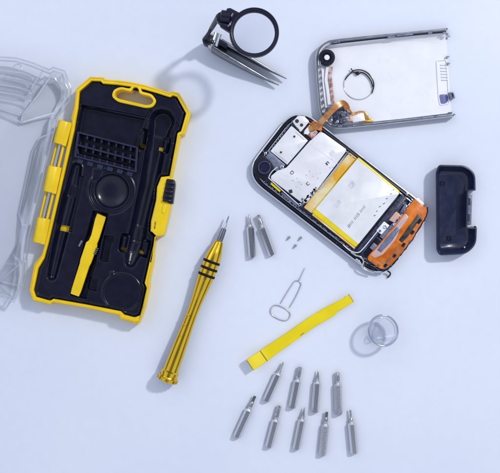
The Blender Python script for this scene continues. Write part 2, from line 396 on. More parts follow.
for j in range(ny-1):
    for i in range(nx-1):
        q = (idx[j, i], idx[j, i+1], idx[j+1, i+1], idx[j+1, i])
        if min(q) >= 0 and not (drop[j, i] or drop[j, i+1] or drop[j+1, i+1] or drop[j+1, i]): bm.faces.new([vl[k] for k in q])
for v_ in [v_ for v_ in bm.verts if not v_.link_faces]: bm.verts.remove(v_)
tray = obj('black_tray', bm, M['navy'], case, 180)
# hang loop
bm = BM(); hump_o = []; 
loopO = rnd([(113.4,89.6),(120.5,86.6),(130,88.6),(132,84.8),(137,84.4),(140.5,87.6),(141.6,91.4),(152,94),(156.6,100.6),(152.8,107.0),(146,108.0),(117.5,101.6),(111.4,96.4)], 3, 4)
loopI = rnd([(115.6,91.4),(121,89.4),(131,91.7),(133.4,87.3),(136.6,87.0),(138.4,89.4),(139.2,93.7),(150.2,96.4),(153.6,100.9),(151,104.3),(146,105),(118.5,98.6),(114.3,95.6)], 2, 4)
ring_prism(bm, loopO, loopI, 2, ZR+.6, .6); obj('hanging_slot', bm, M['yellow'], case, 40)
# bit rack
rk = BM(); rv = Vector((135-79, -(148-132), 0)); 
A0, A1, B0, B1, C0, C1 = W(79,132.5,14), W(137,147.5,14), W(77.8,145,14), W(136,160.5,14), W(75.8,156.5,14), W(135.4,171.5,14)
def bar(bm, p, q, wd, z0, z1):
    d_ = (q-p); L_ = d_.length; a_ = math.atan2(d_.y, d_.x); box(bm, ((p.x+q.x)/2, (p.y+q.y)/2, (z0+z1)/2), (L_, wd, z1-z0), Matrix.Rotation(a_, 3, 'Z'))
for p_, q_ in ((A0, A1), (B0, B1), (C0, C1)): bar(rk, p_, q_, 1.5, 4, 15.2)
bar(rk, A0+Vector((-.3,.6,0)), C0+Vector((-.3,-.6,0)), 2.0, 4, 15.5); bar(rk, A1+Vector((.4,.6,0)), C1+Vector((.4,-.6,0)), 1.9, 4, 15.5)
for k in range(1, 8):
    f = k/8
    for (P0, P1), (Q0, Q1) in (((A0, A1), (B0, B1)), ((B0, B1), (C0, C1))):
        a_ = P0.lerp(P1, f+.02); b_ = Q0.lerp(Q1, f+.02); bar(rk, a_, a_.lerp(b_, .36), 1.5, 4, 13.6); bar(rk, a_.lerp(b_, .66), b_, 1.5, 4, 13.6)
for k in range(6):
    f = (k+.5)/6; c_ = C0.lerp(C1, f)+Vector((-.6, -3.4, 0)); bar(rk, c_+Vector((-2.8,.8,0)), c_+Vector((2.6,-.9,0)), 4.0, 4, 13.6)
obj('bit_rack', rk, M['rack'], case)
bm = BM(); fp = rnd([W(80,134,5).xy, W(136,149,5).xy, W(134.5,170,5).xy, W(77,155,5).xy], 0)
bm.free()
# hinges
hd = Vector((-30, -121, 0)).normalized()
for (a_, b_, r_) in (((65.5,121.5),(59.0,144.5),6.6), ((54.8,166.5),(49.3,192.5),6.6), ((43.6,218),(38.4,243),6.2)):
    bm = BM(); p0 = W(*a_, 12); p1 = W(*b_, 12); L_ = (p1-p0).length
    lathe(bm, p0, p1, [(0, r_-1.2), (.5, r_-.3), (1.2, r_), (L_-1.2, r_), (L_-.5, r_-.3), (L_, r_-1.2)], 28)
    # web joining the barrel to the rim
    nrm = Vector((-(p1-p0).y, (p1-p0).x, 0)).normalized()
    q = [p0, p1, p1+nrm*8, p0+nrm*8]
    loft(bm, [[Vector((v_.x, v_.y, 6)) for v_ in q], [Vector((v_.x, v_.y, 16.4)) for v_ in q]])
    obj('hinge_knuckle', bm, M['yellow'], case, 35)
for (a_, b_) in (((60.2,144),(54.6,167)), ((49.8,192),(43.4,218.5))):
    bm = BM(); tube(bm, [W(*a_, 12), W(*b_, 12)], 1.5, 12); obj('hinge_pin', bm, M['steel'], case, 60)
    bm = BM(); a2 = (a_[0]-3.6, a_[1]); b2 = (b_[0]-3.6, b_[1]); tube(bm, [W(*a2, 11), W(*b2, 11)], 1.3, 10)
    a3 = (a_[0]+3.6, a_[1]+1); b3 = (b_[0]+3.6, b_[1]+1); 
    tube(bm, [W(*a3, 13), W(*b3, 13)], 1.3, 10); obj('hinge_rail', bm, M['yellow'], case, 60)
# latch housing and latch
bm = BM(); prism(bm, rnd([(161.6,177.4),(172.8,177.8),(175,182),(168.4,215),(163.6,235.6),(156,236.2),(151,231),(151.4,221),(156.4,200),(157.6,187)], 2.0, 3), 1, ZR+.5, 1.0)
obj('latch_housing', bm, M['yellow'], case, 40)
latch = BM(); prism(latch, rnd([(166.6,178.6),(174.2,179.6),(175,184),(172.6,204),(168,203.2),(162.4,198.6)], 1.2, 3), 8, ZR+2.2, 1.0)
for k in range(5):
    cxx, cyy = 170.2-k*.85, 182.8+k*4.4; c_ = W(cxx, cyy, ZR+2.6)
    R_ = Matrix.Rotation(math.radians(-8), 3, 'Z'); p0 = c_+R_ @ Vector((-4.0, 0, -.4)); p1 = c_+R_ @ Vector((4.4, 0, -.4)); tube(latch, [p0, p0.lerp(p1, .1), p0.lerp(p1, .9), p1], [.9, 1.6, 1.6, .9], 10)
lo = obj('latch', latch, M['black'], case, 50)
bm = BM(); prism(bm, rnd([(163.6,203.5),(166.8,204.2),(164.6,213.5),(161.6,212.8)], .8, 2), 8, ZR+1.4, .5); obj('latch_spring', bm, M['lemon'], case, 40)
bm = BM()
for k, (a_, b_) in enumerate(((155.4,222.2),(155.2,223.8),(155,225.4),(154.8,227),(154.6,228.4))):
    c_ = W(a_, b_, ZR+.55); box(bm, c_, (1.7 if k % 2 else 1.2, .8, .3), Matrix.Rotation(-.25, 3, 'Z'))
obj('moulded_mark', bm, M['ink'], case)
# clear lid: mirrored outline lying to the left
lidO = [(-75,62),(-40,56.5),(0,56.8),(16,57.8),(32,62.4),(49.6,69.6),(53,67.2),(65,71),(71,88),(69.6,101),(57.5,117),(54.5,130),(44,172),(36,206),(29,236),(26.6,258),(27,268),(23,289),(14,302),(0,296.5),(-40,286),(-75,280)]
lidF = [(-70,100),(-40,100),(0,102),(16,104.5),(23,108),(30,101),(42,83),(55,82),(62,90),(61,99),(50,118),(46,137),(38,138.5),(33,150),(19,214),(22,225),(17,244),(3,268),(-6,280),(-14,276),(-40,262),(-70,255)]
def lp(poly, z): return [W(a_, b_, z) for a_, b_ in poly]
bm = BM(); o2 = offset(lidO, 3.0)
loft(bm, [lp(lidO, 12.5), lp(lidO, 16.5), lp(o2, 16.5), lp(offset(lidO, 4.4), 14), lp([(a_[0]*.45+b_[0]*.55, a_[1]*.45+b_[1]*.55) for a_, b_ in zip(o2, lidF)], 9), lp(lidF, 2.2)], cap0=False, cap1=True)
lid = obj('clear_lid', bm, M['lid'], case, 25)
so = lid.modifiers.new('thickness', 'SOLIDIFY'); so.thickness = .9*U; so.offset = 0
for L_, z_, r_ in ((lidO, 16.2, .75), (offset(lidO, 3.4), 16.4, .6)):
    bm = BM(); tube(bm, [W(a_, b_, z_) for a_, b_ in L_], r_, 10, closed=True); obj('lid_flange', bm, M['lidedge'], lid, 60)
def rib(pts, r, flat=.8, mat_='lidedge', name='lid_rib'):
    bm = BM(); tube(bm, [W(a_, b_, z_) for a_, b_, z_ in pts], r, 10, flat=flat); return obj(name, bm, M[mat_], lid, 60)
rib([(52,75,15),(38,95,11),(23.5,114,6)], 1.2); rib([(23,113,6),(21.6,122.5,4)], 1.3)
rib([(-40,106,4),(0,113,4),(21.6,122.6,4),(40,117,5),(56,112.5,7)], 1.0)
rib([(-40,102,4),(0,107,4),(22,113,5)], .7)
for y0, sl in ((70,.16),(76,.16),(84.4,.17),(92,.14)):
    x1 = 33 if y0 < 80 else 31
    rib([(-30,y0-30*sl-1,12),(0,y0,12),(18,y0+3,12),(x1-3,y0+6,12),(x1,y0+9.5,11)], 1.0, .9)
bm = BM(); prism(bm, rnd([(-20,68),(20,71),(34,77),(33,92),(28,97),(18,97.5),(-20,90)], 4, 3), 3, 6.5, 1.5); obj('lid_grip_panel', bm, M['lid'], lid, 40)
bm = BM(); tube(bm, [W(x, y, 14) for x, y in circ(17.5,68.5,4.6,12,None,180,360)], .8, 8); obj('lid_rib', bm, M['lidedge'], lid, 60)
rib([(40,138,6),(54,132,11)], .9); rib([(40,138,6),(33,150,4),(19,214,3),(23,225,4),(30,225.5,7)], .7)
rib([(36,150,6),(23,206,4)], .6); rib([(46,136,10),(42,160,10),(30,212,9),(26,240,8)], .7)
rib([(57,118,14),(53,137,14),(37,204,13),(28.5,240,13),(26,260,12)], .8)
rib([(26.5,258,10),(14,269,6),(2,280,3),(-14,290,3)], .9); rib([(25,262,11),(22.5,286,11),(14,299,9)], .9); rib([(20,286,5),(0,281,3),(-20,276,3)], .7)
rib([(43,70.5,15),(38,78,13),(32,88,11)], .8); rib([(61,100,6),(67.5,104,13)], .7); rib([(55,78,10),(62,90,8),(61,99,7),(57,106,7)], .7)

# yellow spudger kept in the case
sp = thing('pry_tool', 85, 257, 'yellow plastic pry stick clipped into its slot inside the open black tray', 'pry tool')
bm = BM()
def slab(bm, pts, wd, th):
    """flat strip through (px,py,z) points, half widths wd, thickness th"""
    n_ = len(pts); P_ = [W(*p) for p in pts]; secs = []
    for i, p_ in enumerate(P_):
        t_ = P_[min(i+1, n_-1)]-P_[max(i-1, 0)]; t_.normalize(); s_ = Vector((t_.y, -t_.x, 0)).normalized(); u_ = s_.cross(t_)
        w_ = wd[i] if isinstance(wd, (list, tuple)) else wd; h_ = (th[i] if isinstance(th, (list, tuple)) else th)/2; e_ = min(.5, w_*.3, h_*.6)
        secs.append([p_+s_*a*w_+u_*b*h_ for a, b in ((-1+e_/w_, -1), (1-e_/w_, -1), (1, -1+e_/h_), (1, 1-e_/h_), (1-e_/w_, 1), (-1+e_/w_, 1), (-1, 1-e_/h_), (-1, -1+e_/h_))])
    vs = [[bm.verts.new(p_) for p_ in s_] for s_ in secs]
    for A, B in zip(vs, vs[1:]):
        for k in range(8): bm.faces.new((A[k], A[(k+1) % 8], B[(k+1) % 8], B[k]))
    bm.faces.new(vs[0]); bm.faces.new(vs[-1])
slab(bm, [(101.5,215.5,15.5),(100,220,13.6),(95.6,236,12.6),(93.2,242,12.6),(91.8,244.4,12.6),(86,261,12.4),(84.6,265,12.2),(76.5,290,12.2),(74.8,295,12)], [4.6,4.8,4.2,4.3,5.7,5.5,4.9,4.8,4.3], [1.6,2.6,3.4,3.4,3.6,3.6,3.4,2.4,1.8]); obj('stick', bm, M['yellow'], sp, 35)
bm = BM(); box(bm, W(80.6,243.5,14), (1.8,6.6,2), Matrix.Rotation(-.5, 3, 'Z')); obj('clip_highlight', bm, M['chrome'], tray)
bm = BM(); 
for k in range(4): box(bm, W(97.2-k*.75, 248.5+k*1.7, 13.6), (3.2,.9,2.2), Matrix.Rotation(-.2, 3, 'Z'))
obj('clip_glint', bm, M['chrome'], tray)  # bright chrome bars modelled as the highlight on a clip

# ------------------------------------------------------------------ magnifier tweezers
tw = thing('magnifier_tweezers', 215, 45, 'steel tweezers standing on edge with a black framed round magnifying lens on a folding arm', 'tweezers')
def strip(bm, pts, th, hz):
    """upright strip: pts (px,py,zbottom) of centre line, th thickness, hz heights"""
    P_ = [W(p[0], p[1], p[2]+hz[i]) for i, p in enumerate(pts)]; n_ = len(P_); secs = []
    for i, p_ in enumerate(P_):
        t_ = P_[min(i+1, n_-1)]-P_[max(i-1, 0)]; t_.z = 0; t_.normalize(); s_ = Vector((t_.y, -t_.x, 0)); h_ = th[i]/2; z0 = pts[i][2]; z1 = z0+hz[i]; e_ = h_*.45
        b_ = Vector((p_.x, p_.y, 0)); Z = Vector((0, 0, 1))
        secs.append([b_-s_*h_+Z*z0, b_+s_*h_+Z*z0, b_+s_*h_+Z*(z1-e_), b_+s_*(h_-e_)+Z*z1, b_-s_*(h_-e_)+Z*z1, b_-s_*h_+Z*(z1-e_)])
    vs = [[bm.verts.new(p_) for p_ in s_] for s_ in secs]
    for A, B in zip(vs, vs[1:]):
        for k in range(6): bm.faces.new((A[k], A[(k+1) % 6], B[(k+1) % 6], B[k]))
    bm.faces.new(vs[0]); bm.faces.new(vs[-1])
bm = BM(); strip(bm, [(212,46.6,.2),(222,53,.2),(240,63.6,.4),(260,75,1.5),(270,80.5,3),(279,85,5)], [4.4,4.2,3.6,2.6,1.8,.8], [17.5,17,14,8,4.5,1.5]); obj('blade', bm, M['darksteel'], tw, 50)
bm = BM(); strip(bm, [(221,40,.2),(231,46,.2),(248,56,.4),(266,67,1.5),(276,72.8,3),(286.6,78.6,5)], [4.0,3.8,3.2,2.4,1.6,.8], [17.5,16.5,14,8,4.5,1.5]); obj('blade', bm, M['darksteel'], tw, 50)
bm = BM(); pts = smoothline([(212,46.4,.2),(208.6,43.6,.2),(208.4,38.8,.2),(211.6,35.2,.2),(216,35.8,.2),(221,39.8,.2)], 4); strip(bm, [tuple(p) for p in pts], [3.4]*len(pts), [17.8]*len(pts)); obj('spring_bend', bm, M['steel'], tw, 60)
bm = BM(); prism(bm, rnd([(218.6,37.6),(228.4,43.6),(226,48.6),(216.2,42.6)], 1, 2), 3, 19, .8); obj('clamp_block', bm, M['black'], tw, 40)
bm = BM(); p0 = W(214.0,46.4,15.4); p1 = W(218.0,33.6,15.4); lathe(bm, p0, p1, [(0,4.4),(.6,5.1),((p1-p0).length-.6,5.1),((p1-p0).length,4.4)], 28); obj('hinge_barrel', bm, M['chrome'], tw, 40)
bm = BM(); prism(bm, rnd([(206,34.6),(212.4,34),(210.6,44.6),(205,44)], 1.6, 3), 8, 20, .8); obj('hinge_cheek', bm, M['black'], tw, 40)
# lower pivot, arm, upper pivot
bm = BM(); prism(bm, circ(206.8,39.6,4.6,24), 12, 23, 1.2); obj('lower_pivot', bm, M['ring'], tw, 40)
bm = BM(); tube(bm, [W(205.6,38.6,22), W(212,27.5,45), W(218.6,16.5,74)], [2.6,2.3,2.6], 12); 
tube(bm, [W(208.4,39.6,24), W(210.6,36,30)], [1.8,1.5], 10); obj('folding_arm', bm, M['ring'], tw, 60)
bm = BM(); p0 = W(220.5,17.0,77); p1 = W(229.6,18.0,77); lathe(bm, p0, p1, [(0,5),(.8,6.4),(8.4,6.4),(9.2,5)], 26)
prism(bm, rnd([(217,13),(224,10),(227,12),(220,24),(216,20)], 2, 3), 72, 79, 1); obj('upper_pivot', bm, M['ring'], tw, 40)
mg = BM(); cR = (254.2,32.6); 
def circW(r, z, n=72): 
    c_ = W(*cR, 80); return [Vector((c_.x+r*math.cos(2*math.pi*k/n), c_.y+r*math.sin(2*math.pi*k/n), z)) for k in range(n)]
loops = [circW(18.4,77.5), circW(21.7,77), circW(22.2,78), circW(22.2,81.5), circW(21.6,82.6), circW(20.2,82.6), circW(18.8,81.8), circW(18.4,80)]
vs = [[mg.verts.new(p_) for p_ in L_] for L_ in loops]
for a_ in range(len(vs)):
    A, B = vs[a_], vs[(a_+1) % len(vs)]
    for i in range(72): mg.faces.new((A[i], A[(i+1) % 72], B[(i+1) % 72], B[i]))
fr = obj('lens_frame', mg, M['ring'], tw, 60)
bm = BM(); prism(bm, rnd([(226,8.5),(230,7.4),(240,12.6),(233,22),(229,15.5)], 1.5, 3), 77, 82, .8); prism(bm, rnd([(219,22),(229,24.2),(234,27),(231,33),(220,26)], 1.5, 3), 76, 81, .8)
box(bm, W(230.6,19.6,79), (2.2,5,3), Matrix.Rotation(-.3, 3, 'Z')); obj('frame_lug', bm, M['ring'], tw, 40)
bm = BM(); box(bm, W(232.2,14.8,82), (1.4,3.2,.8), Matrix.Rotation(-.5, 3, 'Z')); box(bm, W(228.8,25.6,82), (1.4,2.6,.8), Matrix.Rotation(-.9, 3, 'Z')); obj('pivot_pin', bm, M['chrome'], tw)
bm = BM(); c_ = W(*cR, 80); lathe(bm, Vector((c_.x, c_.y, 77.6)), Vector((c_.x, c_.y, 83)), [(0, 18.0), (.2, 18.7), (2.4, 18.7), (3.3, 14), (3.9, 8), (4.1, 0.0)], 56); obj('lens', bm, M['lens'], tw, 60)

ph = None
def pp(name, poly, z0, z1, m_, par=None, bev=.3, r=.6, sm=40):
    bm = BM(); prism(bm, rnd(poly, r, 3) if r else poly, z0, z1, bev); return obj(name, bm, M[m_], par or ph, sm)
# ------------------------------------------------------------------ phone front half
A = Vector((.79, .613)); B_ = Vector((.613, -.79)); PC = Vector((338.7, 193.1))
def st(s, t): q = PC+A*s+B_*t; return (q.x, q.y)
def rr(s0, s1, t0, t1, r, seg=8): return rnd([st(s0,t0), st(s1,t0), st(s1,t1), st(s0,t1)], r, seg)
ph = thing('opened_phone', 338.7, 193, 'opened phone front half showing its circuit shields, battery and orange ribbon cable', 'phone')
o0 = rr(-87.5, 87.5, -43.6, 43.6, 25, 10)
bm = BM(); prism(bm, offset(o0, 1.0), .3, 3.4, .8); obj('display_back', bm, M['board'], ph, 40)
bm = BM(); ring_prism(bm, o0, offset(o0, 2.2), .3, 6.6, .8); obj('chrome_bezel', bm, M['chrome'], ph, 40)
bm = BM(); ring_prism(bm, offset(o0, 2.6), offset(o0, 4.6), .6, 8.0, .5); obj('black_gasket', bm, M['black'], ph, 40)
bm = BM(); ring_prism(bm, offset(o0, 5.3), offset(o0, 6.4), 2, 7.0, .4); obj('inner_chrome_lip', bm, M['chrome'], ph, 40)
pp('shield_plate', [(291.5,125.5),(308,140.6),(287.2,164.6),(270.4,151)], 3, 8.0, 'shield')
s1 = pp('upper_shield', [(292.4,121.6),(298,115.6),(304,116),(309.5,121.4),(300.6,132)], 3, 8.4, 'shield', r=1.6)
s2 = pp('main_shield', [(309.4,141.4),(320,131.8),(324,133),(346.4,149.2),(345.6,152),(320,186),(306.6,203),(303,203.6),(271,179),(271,176),(277.5,170.6),(286.4,167.6)], 3, 8.8, 'shield', r=1.0)
bm = BM()
for x_, y_, r_ in ((297,121,1.9),(301.6,125,1.6),(294.4,136.4,1.0),(281,152.2,1.0)): prism(bm, circ(x_, y_, r_, 14), 8.2, 8.72)
for x_, y_, L_ in ((292.4,125,3.2),(297.6,129,3.6)):
    box(bm, W(x_, y_, 8.5), (L_, 1.3, .5), Matrix.Rotation(-.76, 3, 'Z'))
for (x_, y_) in ((290.6,191.4),): box(bm, W(x_, y_, 8.95), (3.4,3.4,.3), Matrix.Rotation(.25, 3, 'Z'))
def bracket(x_, y_, a_, kind):
    R_ = Matrix.Rotation(a_, 3, 'Z'); c_ = W(x_, y_, 9.0)
    segs = {'E': ((-1.3,0,.5,3.2),(0,1.4,2.6,.5),(.2,-1.4,2.2,.5),(1.4,0,.5,1.6)), 'C': ((-1.3,0,.5,2.8),(0,1.3,2.6,.5),(0,-1.3,2.6,.5)), 'H': ((-1.2,0,1.1,2.8),(1.1,.2,.6,2.6),(0,1.1,2.2,.5))}[kind]
    for x2, y2, a2, b2 in segs: box(bm, c_+R_ @ Vector((x2, y2, 0)), (a2, b2, .3), R_)
bracket(292,172.6,-.75,'E'); bracket(308,183.6,.7,'C'); bracket(327.6,163.2,.75,'H')
obj('shield_markings', bm, M['ink'], s2)
bm = BM(); box(bm, W(332.2,152.8,8.95), (5,4.4,.3), Matrix.Rotation(.8, 3, 'Z')); box(bm, W(300,145.6,8.15), (3.4,2.4,.3), Matrix.Rotation(.8, 3, 'Z')); box(bm, W(293,154.6,8.15), (3.4,2.4,.3), Matrix.Rotation(.8, 3, 'Z')); obj('printed_square', bm, M['palegrey'], s2)
bm = BM()
for (a_, b_, c2_, d2_) in ((311,144.5,339,165),(339,165,331,176),(277,175,300,194),(318,136,311,144.5),(300,194,312,178),(274.5,151,288,162.4),(296,131.6,305,139.6)): 
    tube(bm, [W(a_, b_, 8.75), W(c2_, d2_, 8.75)], .22, 6)
obj('stamped_lines', bm, M['palegrey'], s2)
bm = BM(); rz = random.Random(4)
for k in range(22):
    x_ = rz.uniform(284,338); y_ = 178+rz.uniform(-9,9)-(x_-311)*.55
    if 271 < x_ < 336 and y_ > 146: box(bm, W(x_, y_, 8.86), (rz.uniform(.5,1.6), .35, .12), Matrix.Rotation(-.7, 3, 'Z'))
obj('shield_fine_print', bm, M['grey'], s2)
# corner camera
pp('camera_bracket', [(262.5,150.5),(269,150.6),(285.5,165),(277,171.5),(270.5,168)], 3, 7.6, 'grey')
cm = pp('camera_module', [(254,161),(262,153.8),(274,164.5),(274,171),(268,178),(259,179),(253,172)], 3, 8.8, 'black', r=3)
bm = BM(); c_ = W(264.4,167.4,8.8); P0 = Vector((c_.x, c_.y, 8)); lathe(bm, P0, P0+Vector((0, 0, 5)), [(0,7.2),(1.8,7.2),(2.3,6.6),(2.3,5.4),(1.6,5.0),(1.6,3.9),(2.0,3.6),(2.0,0)], 32); obj('camera_lens', bm, M['glassdark'], cm, 35)
bm = BM(); tube(bm, [P0+Vector((5.9*math.cos(k*math.pi/16), 5.9*math.sin(k*math.pi/16), 2.4)) for k in range(32)], .28, 6, closed=True); obj('lens_trim', bm, M['grey'], cm, 60)
bm = BM()
for x_, y_, r_ in ((265.4,153.4,1.5),(282,167.2,2.0),(302.6,199.2,1.9),(299.6,204.6,1.6),(407,194,1.5)):
    bm = BM(); prism(bm, circ(x_, y_, r_, 16), 3, 9.4, .4); obj('screw_head', bm, M['chrome'], ph, 40)
bm = BM(); tube(bm, smoothline([W(277.5,167,9), W(272,171.5,9), W(269,177,9), W(272,181,9), W(300,206,8)], 5), .5, 8); obj('antenna_wire', bm, M['cable'], ph, 60)
pp('side_tape', [(271.5,182),(281,190.4),(279.6,192.2),(270.4,184)], 3, 7.8, 'tape', r=0)
pp('side_flex', [(282.4,191.8),(298,204.6),(296.6,206.4),(281,193.6)], 3, 7.6, 'grey', r=0)
# kapton band
pp('polyimide_band', [(350.4,151.4),(357.6,157),(340.4,177.4),(312,213.6),(303.6,207.4),(322,183.6)], 3, 7.4, 'kapton', bev=.8, r=1.2)
bm = BM(); tube(bm, [W(348.6,151,8.6), W(333,171.6,8.6), W(320,188.6,8.6)], .7, 6); obj('shield_edge', bm, M['chrome'], ph, 60)
bm = BM(); r3 = random.Random(3)
for k in range(26):
    f = k/25; x_ = 299+f*16+r3.uniform(-1.6,1.6); y_ = 206.5-f*17+r3.uniform(-1.6,1.6); box(bm, W(x_, y_, 7.6), (r3.uniform(1,2.6), r3.uniform(.8,1.8), 2.4), Matrix.Rotation(r3.uniform(.3,1.2), 3, 'Z'))
obj('connector_cluster', bm, [M['grey']], ph)
bm = BM()
for k in range(12):
    f = k/11; x_ = 299+f*16+r3.uniform(-1.6,1.6); y_ = 206.5-f*17+r3.uniform(-1.6,1.6); box(bm, W(x_, y_, 8.2), (r3.uniform(.8,1.8), r3.uniform(.6,1.4), 2.4), Matrix.Rotation(r3.uniform(.3,1.2), 3, 'Z'))
obj('solder_cluster', bm, [M['chrome']], ph)
# battery
bat = pp('battery', [(358.4,156.6),(400.8,191.4),(355.6,248),(311.4,212.6)], 3, 9.6, 'tape', bev=1.6, r=2.2)
pp('battery_label', [(357.2,159.2),(399.4,193.4),(358.4,244.2),(315.6,208.8)], 9.0, 9.85, 'label', par=bat, bev=.1, r=.5)
bm = BM(); r4 = random.Random(11)
for k in range(17):
    f = k/16; x_ = 348.6+f*16; y_ = 226.5-f*20
    if k in (5, 11): continue
    box(bm, W(x_, y_, 9.95), (r4.choice((.35,.6,.35)), r4.uniform(2.4,3.4), .12), Matrix.Rotation(-.9+1.57, 3, 'Z') @ Matrix.Rotation(0, 3, 'Z'))
for k in range(7):
    x_ = 374+k*3.4+r4.uniform(-1,1); y_ = 216-k*4.2+r4.uniform(-1.2,1.2); box(bm, W(x_, y_, 9.95), (r4.uniform(1,2.4), .8, .12), Matrix.Rotation(.4, 3, 'Z'))
obj('label_print', bm, M['grey'], bat)
bm = BM()
box(bm, W(352,184.6,9.95), (6,5,.12), Matrix.Rotation(.85, 3, 'Z')); box(bm, W(338,203.6,9.95), (7,4,.12), Matrix.Rotation(.9, 3, 'Z')); obj('label_symbol', bm, mat('faint_ink', (.66, .68, .76), .45, var=.2, vscale=500), bat)
bm = BM(); tube(bm, [W(312.4,214.4,8.6), W(354.6,248.4,8.6)], .9, 8); obj('wrap_fold', bm, M['kapton'], bat, 60)
# lower end: strip, connectors, dock flex
pp('battery_end_strip', [(402,193.6),(407.4,197.6),(362.4,254.4),(356.6,250.2)], 3, 7.4, 'board', r=.5)
pp('speaker_module', [(376.6,236.6),(383,241.4),(371,257.4),(364.4,252.6)], 3, 6.6, 'navy', r=.6)
bm = BM(); tube(bm, smoothline([W(343,244.6,8), W(350,250.6,8), W(357,252.6,8.4), W(362.4,249.4,8.6), W(376.6,232.2,8.6), W(385,222,8)], 5), .6, 8); obj('white_wire', bm, M['cable'], ph, 60)
pp('white_connector', [(384,221.4),(389.6,225.4),(381.6,234.6),(376.4,230.6)], 3, 8.8, 'white')
bm = BM(); prism(bm, circ(380,231,1.2,12), 8, 9.1); 
for dx, dy in ((0,0),(1.6,1.4),(-.6,2.2)): box(bm, W(384.6+dx, 226+dy, 8.95), (2.6,.7,.3), Matrix.Rotation(.2+dx, 3, 'Z'))
obj('connector_marks', bm, M['grey'], ph)
pp('metal_plate', [(373.6,242.6),(377.4,245.6),(373.4,250.8),(369.6,247.8)], 3, 8.0, 'grey')
pp('copper_patch', [(396,211.4),(401.6,215),(394.6,222.6),(389,220)], 3, 8.0, 'peach')
pp('lower_shield', [(405,203.6),(411,207.6),(392,232.6),(385,240.6),(379.4,236.4),(395,221)], 3, 7.4, 'grey', r=1)
dk = pp('dock_flex', [(412.6,200.6),(417,198.6),(424.6,204),(427.6,210),(426.6,216),(413,239.6),(398,257.6),(388,268),(381,269.4),(367.4,260),(368.4,255.6),(380,243),(395,224.6)], 3, 8.8, 'orange', bev=.9, r=2.4)
pp('dock_film', [(370.4,255),(381,243.6),(396,226),(405,213.4),(409,217),(400,229.4),(396,239),(383,254.6),(375,258)], 8.0, 9.1, 'peach', par=dk, r=1.4)
pp('lilac_film', [(386,238),(397,226.4),(400.4,229),(392,241),(381,252.6),(377,250)], 8.5, 9.4, 'grey', par=dk, r=.8)
pp('dark_window', [(417.6,214),(421.6,217),(408,236.6),(402,243),(398.6,240)], 8.0, 9.0, 'olive', par=dk, r=1)
pp('white_corner_pad', [(414.6,198.6),(418,197.4),(424.4,203.6),(421.6,205)], 8.0, 9.2, 'white', par=dk, r=.4)
bm = BM()
for k in range(7):
    o_ = k*1.15; tube(bm, [W(a_+o_*.82, b_+o_*.6, 9.0) for a_, b_ in ((377.5,259.5),(384,262),(392,253.5),(397,247.6),(399.4,243.2))], .26, 6)
obj('copper_trace', bm, M['copper'], dk)
bm = BM(); rq = random.Random(21)
pth = [(427.6,207),(427,214),(423.5,221),(418.5,229),(413.5,237.5),(407,246.5),(399,257),(391,266.5),(384,271),(377,269),(370,264.6),(365.6,259)]
tube(bm, [W(v_.x+rq.uniform(-.4,.4), v_.y+rq.uniform(-.4,.4), 8.4) for v_ in smoothline([(p[0], p[1], 0) for p in pth], 5)], .65, 8)
for (x_, y_, L_) in ((421,222.6,5),(414,233.6,4),(405,246,4),(396,257,3.4),(387,266.6,3.6)): box(bm, W(x_-1.6, y_-1.2, 8.6), (L_, 2.6, 2.2), Matrix.Rotation(.9, 3, 'Z'))
obj('torn_black_edge', bm, M['black'], ph, 60)
bm = BM(); r5 = random.Random(5)
for k in range(40):
    f = r5.random(); x_ = 394+f*20+r5.uniform(-2,2); y_ = 226-f*26+r5.uniform(-2,2); box(bm, W(x_, y_, 7.6), (r5.uniform(.8,3), r5.uniform(.6,1.6), 1.6), Matrix.Rotation(r5.choice((.9,-.66)), 3, 'Z'))
obj('small_components', bm, M['cable'], ph)
bm = BM()
for k in range(26):
    f = r5.random(); x_ = 399+f*18+r5.uniform(-3,3); y_ = 222-f*24+r5.uniform(-3,3); box(bm, W(x_, y_, 7.9), (r5.uniform(.8,2.6), r5.uniform(.6,1.8), 1.6), Matrix.Rotation(r5.choice((.9,-.66)), 3, 'Z'))
obj('dark_components', bm, M['board'], ph)
bm = BM()
for (x_, y_, a_, L_) in ((388,260.6,.9,2.6),(395,256.4,.9,2.4),(404,246.4,.9,2.0),(384.6,268.6,.2,3.0),(378.6,265.4,-.5,2.6),(410,241.6,.9,2),(372,262.4,-.6,3),(391,265,.8,1.6),(425.4,205,.6,2.6)):
    bm = BM(); box(bm, W(x_, y_, 9.2), (L_, 1.3, .9), Matrix.Rotation(a_, 3, 'Z')); obj('chrome_tab', bm, M['chrome'], ph)
bm = BM(); tube(bm, smoothline([W(351,252,8.4), W(356,255.4,9), W(361,257,9), W(363.6,262,9), W(362,266.4,8), W(366,270,7.6), W(374,272.6,7.4)], 5), .9, 8); tube(bm, smoothline([W(356,259,8), W(359,261,9), W(361,264,8)], 4), 1.0, 8); obj('corner_bracket', bm, M['chrome'], ph, 60)
bm = BM()
for k in range(20):
    x_ = r5.uniform(355,384); y_ = 256+(x_-355)*.42+r5.uniform(-2,5.5); box(bm, W(x_, y_, 7), (r5.uniform(1,3), r5.uniform(.8,1.8), 1.5), Matrix.Rotation(r5.uniform(-.8,.2), 3, 'Z'))
obj('corner_hardware', bm, M['grey'], ph)
bm = BM(); tube(bm, smoothline([W(387.6,271,5), W(390,272.6,4), W(390,275,3), W(387.6,277.6,1.2)], 4), .8, 8); obj('loose_contact', bm, M['black'], ph, 60)
bm = BM(); r6 = random.Random(8)
for k in range(34):
    s_ = -76+k*3.6+r6.uniform(-1,1); q = st(s_, -36.9+r6.uniform(-.5,.5)); 
    if abs(s_) < 82: box(bm, W(*q, 7.2), (r6.uniform(1.4,3.4), r6.uniform(.7,1.3), 1.2), Matrix.Rotation(-.66, 3, 'Z'))
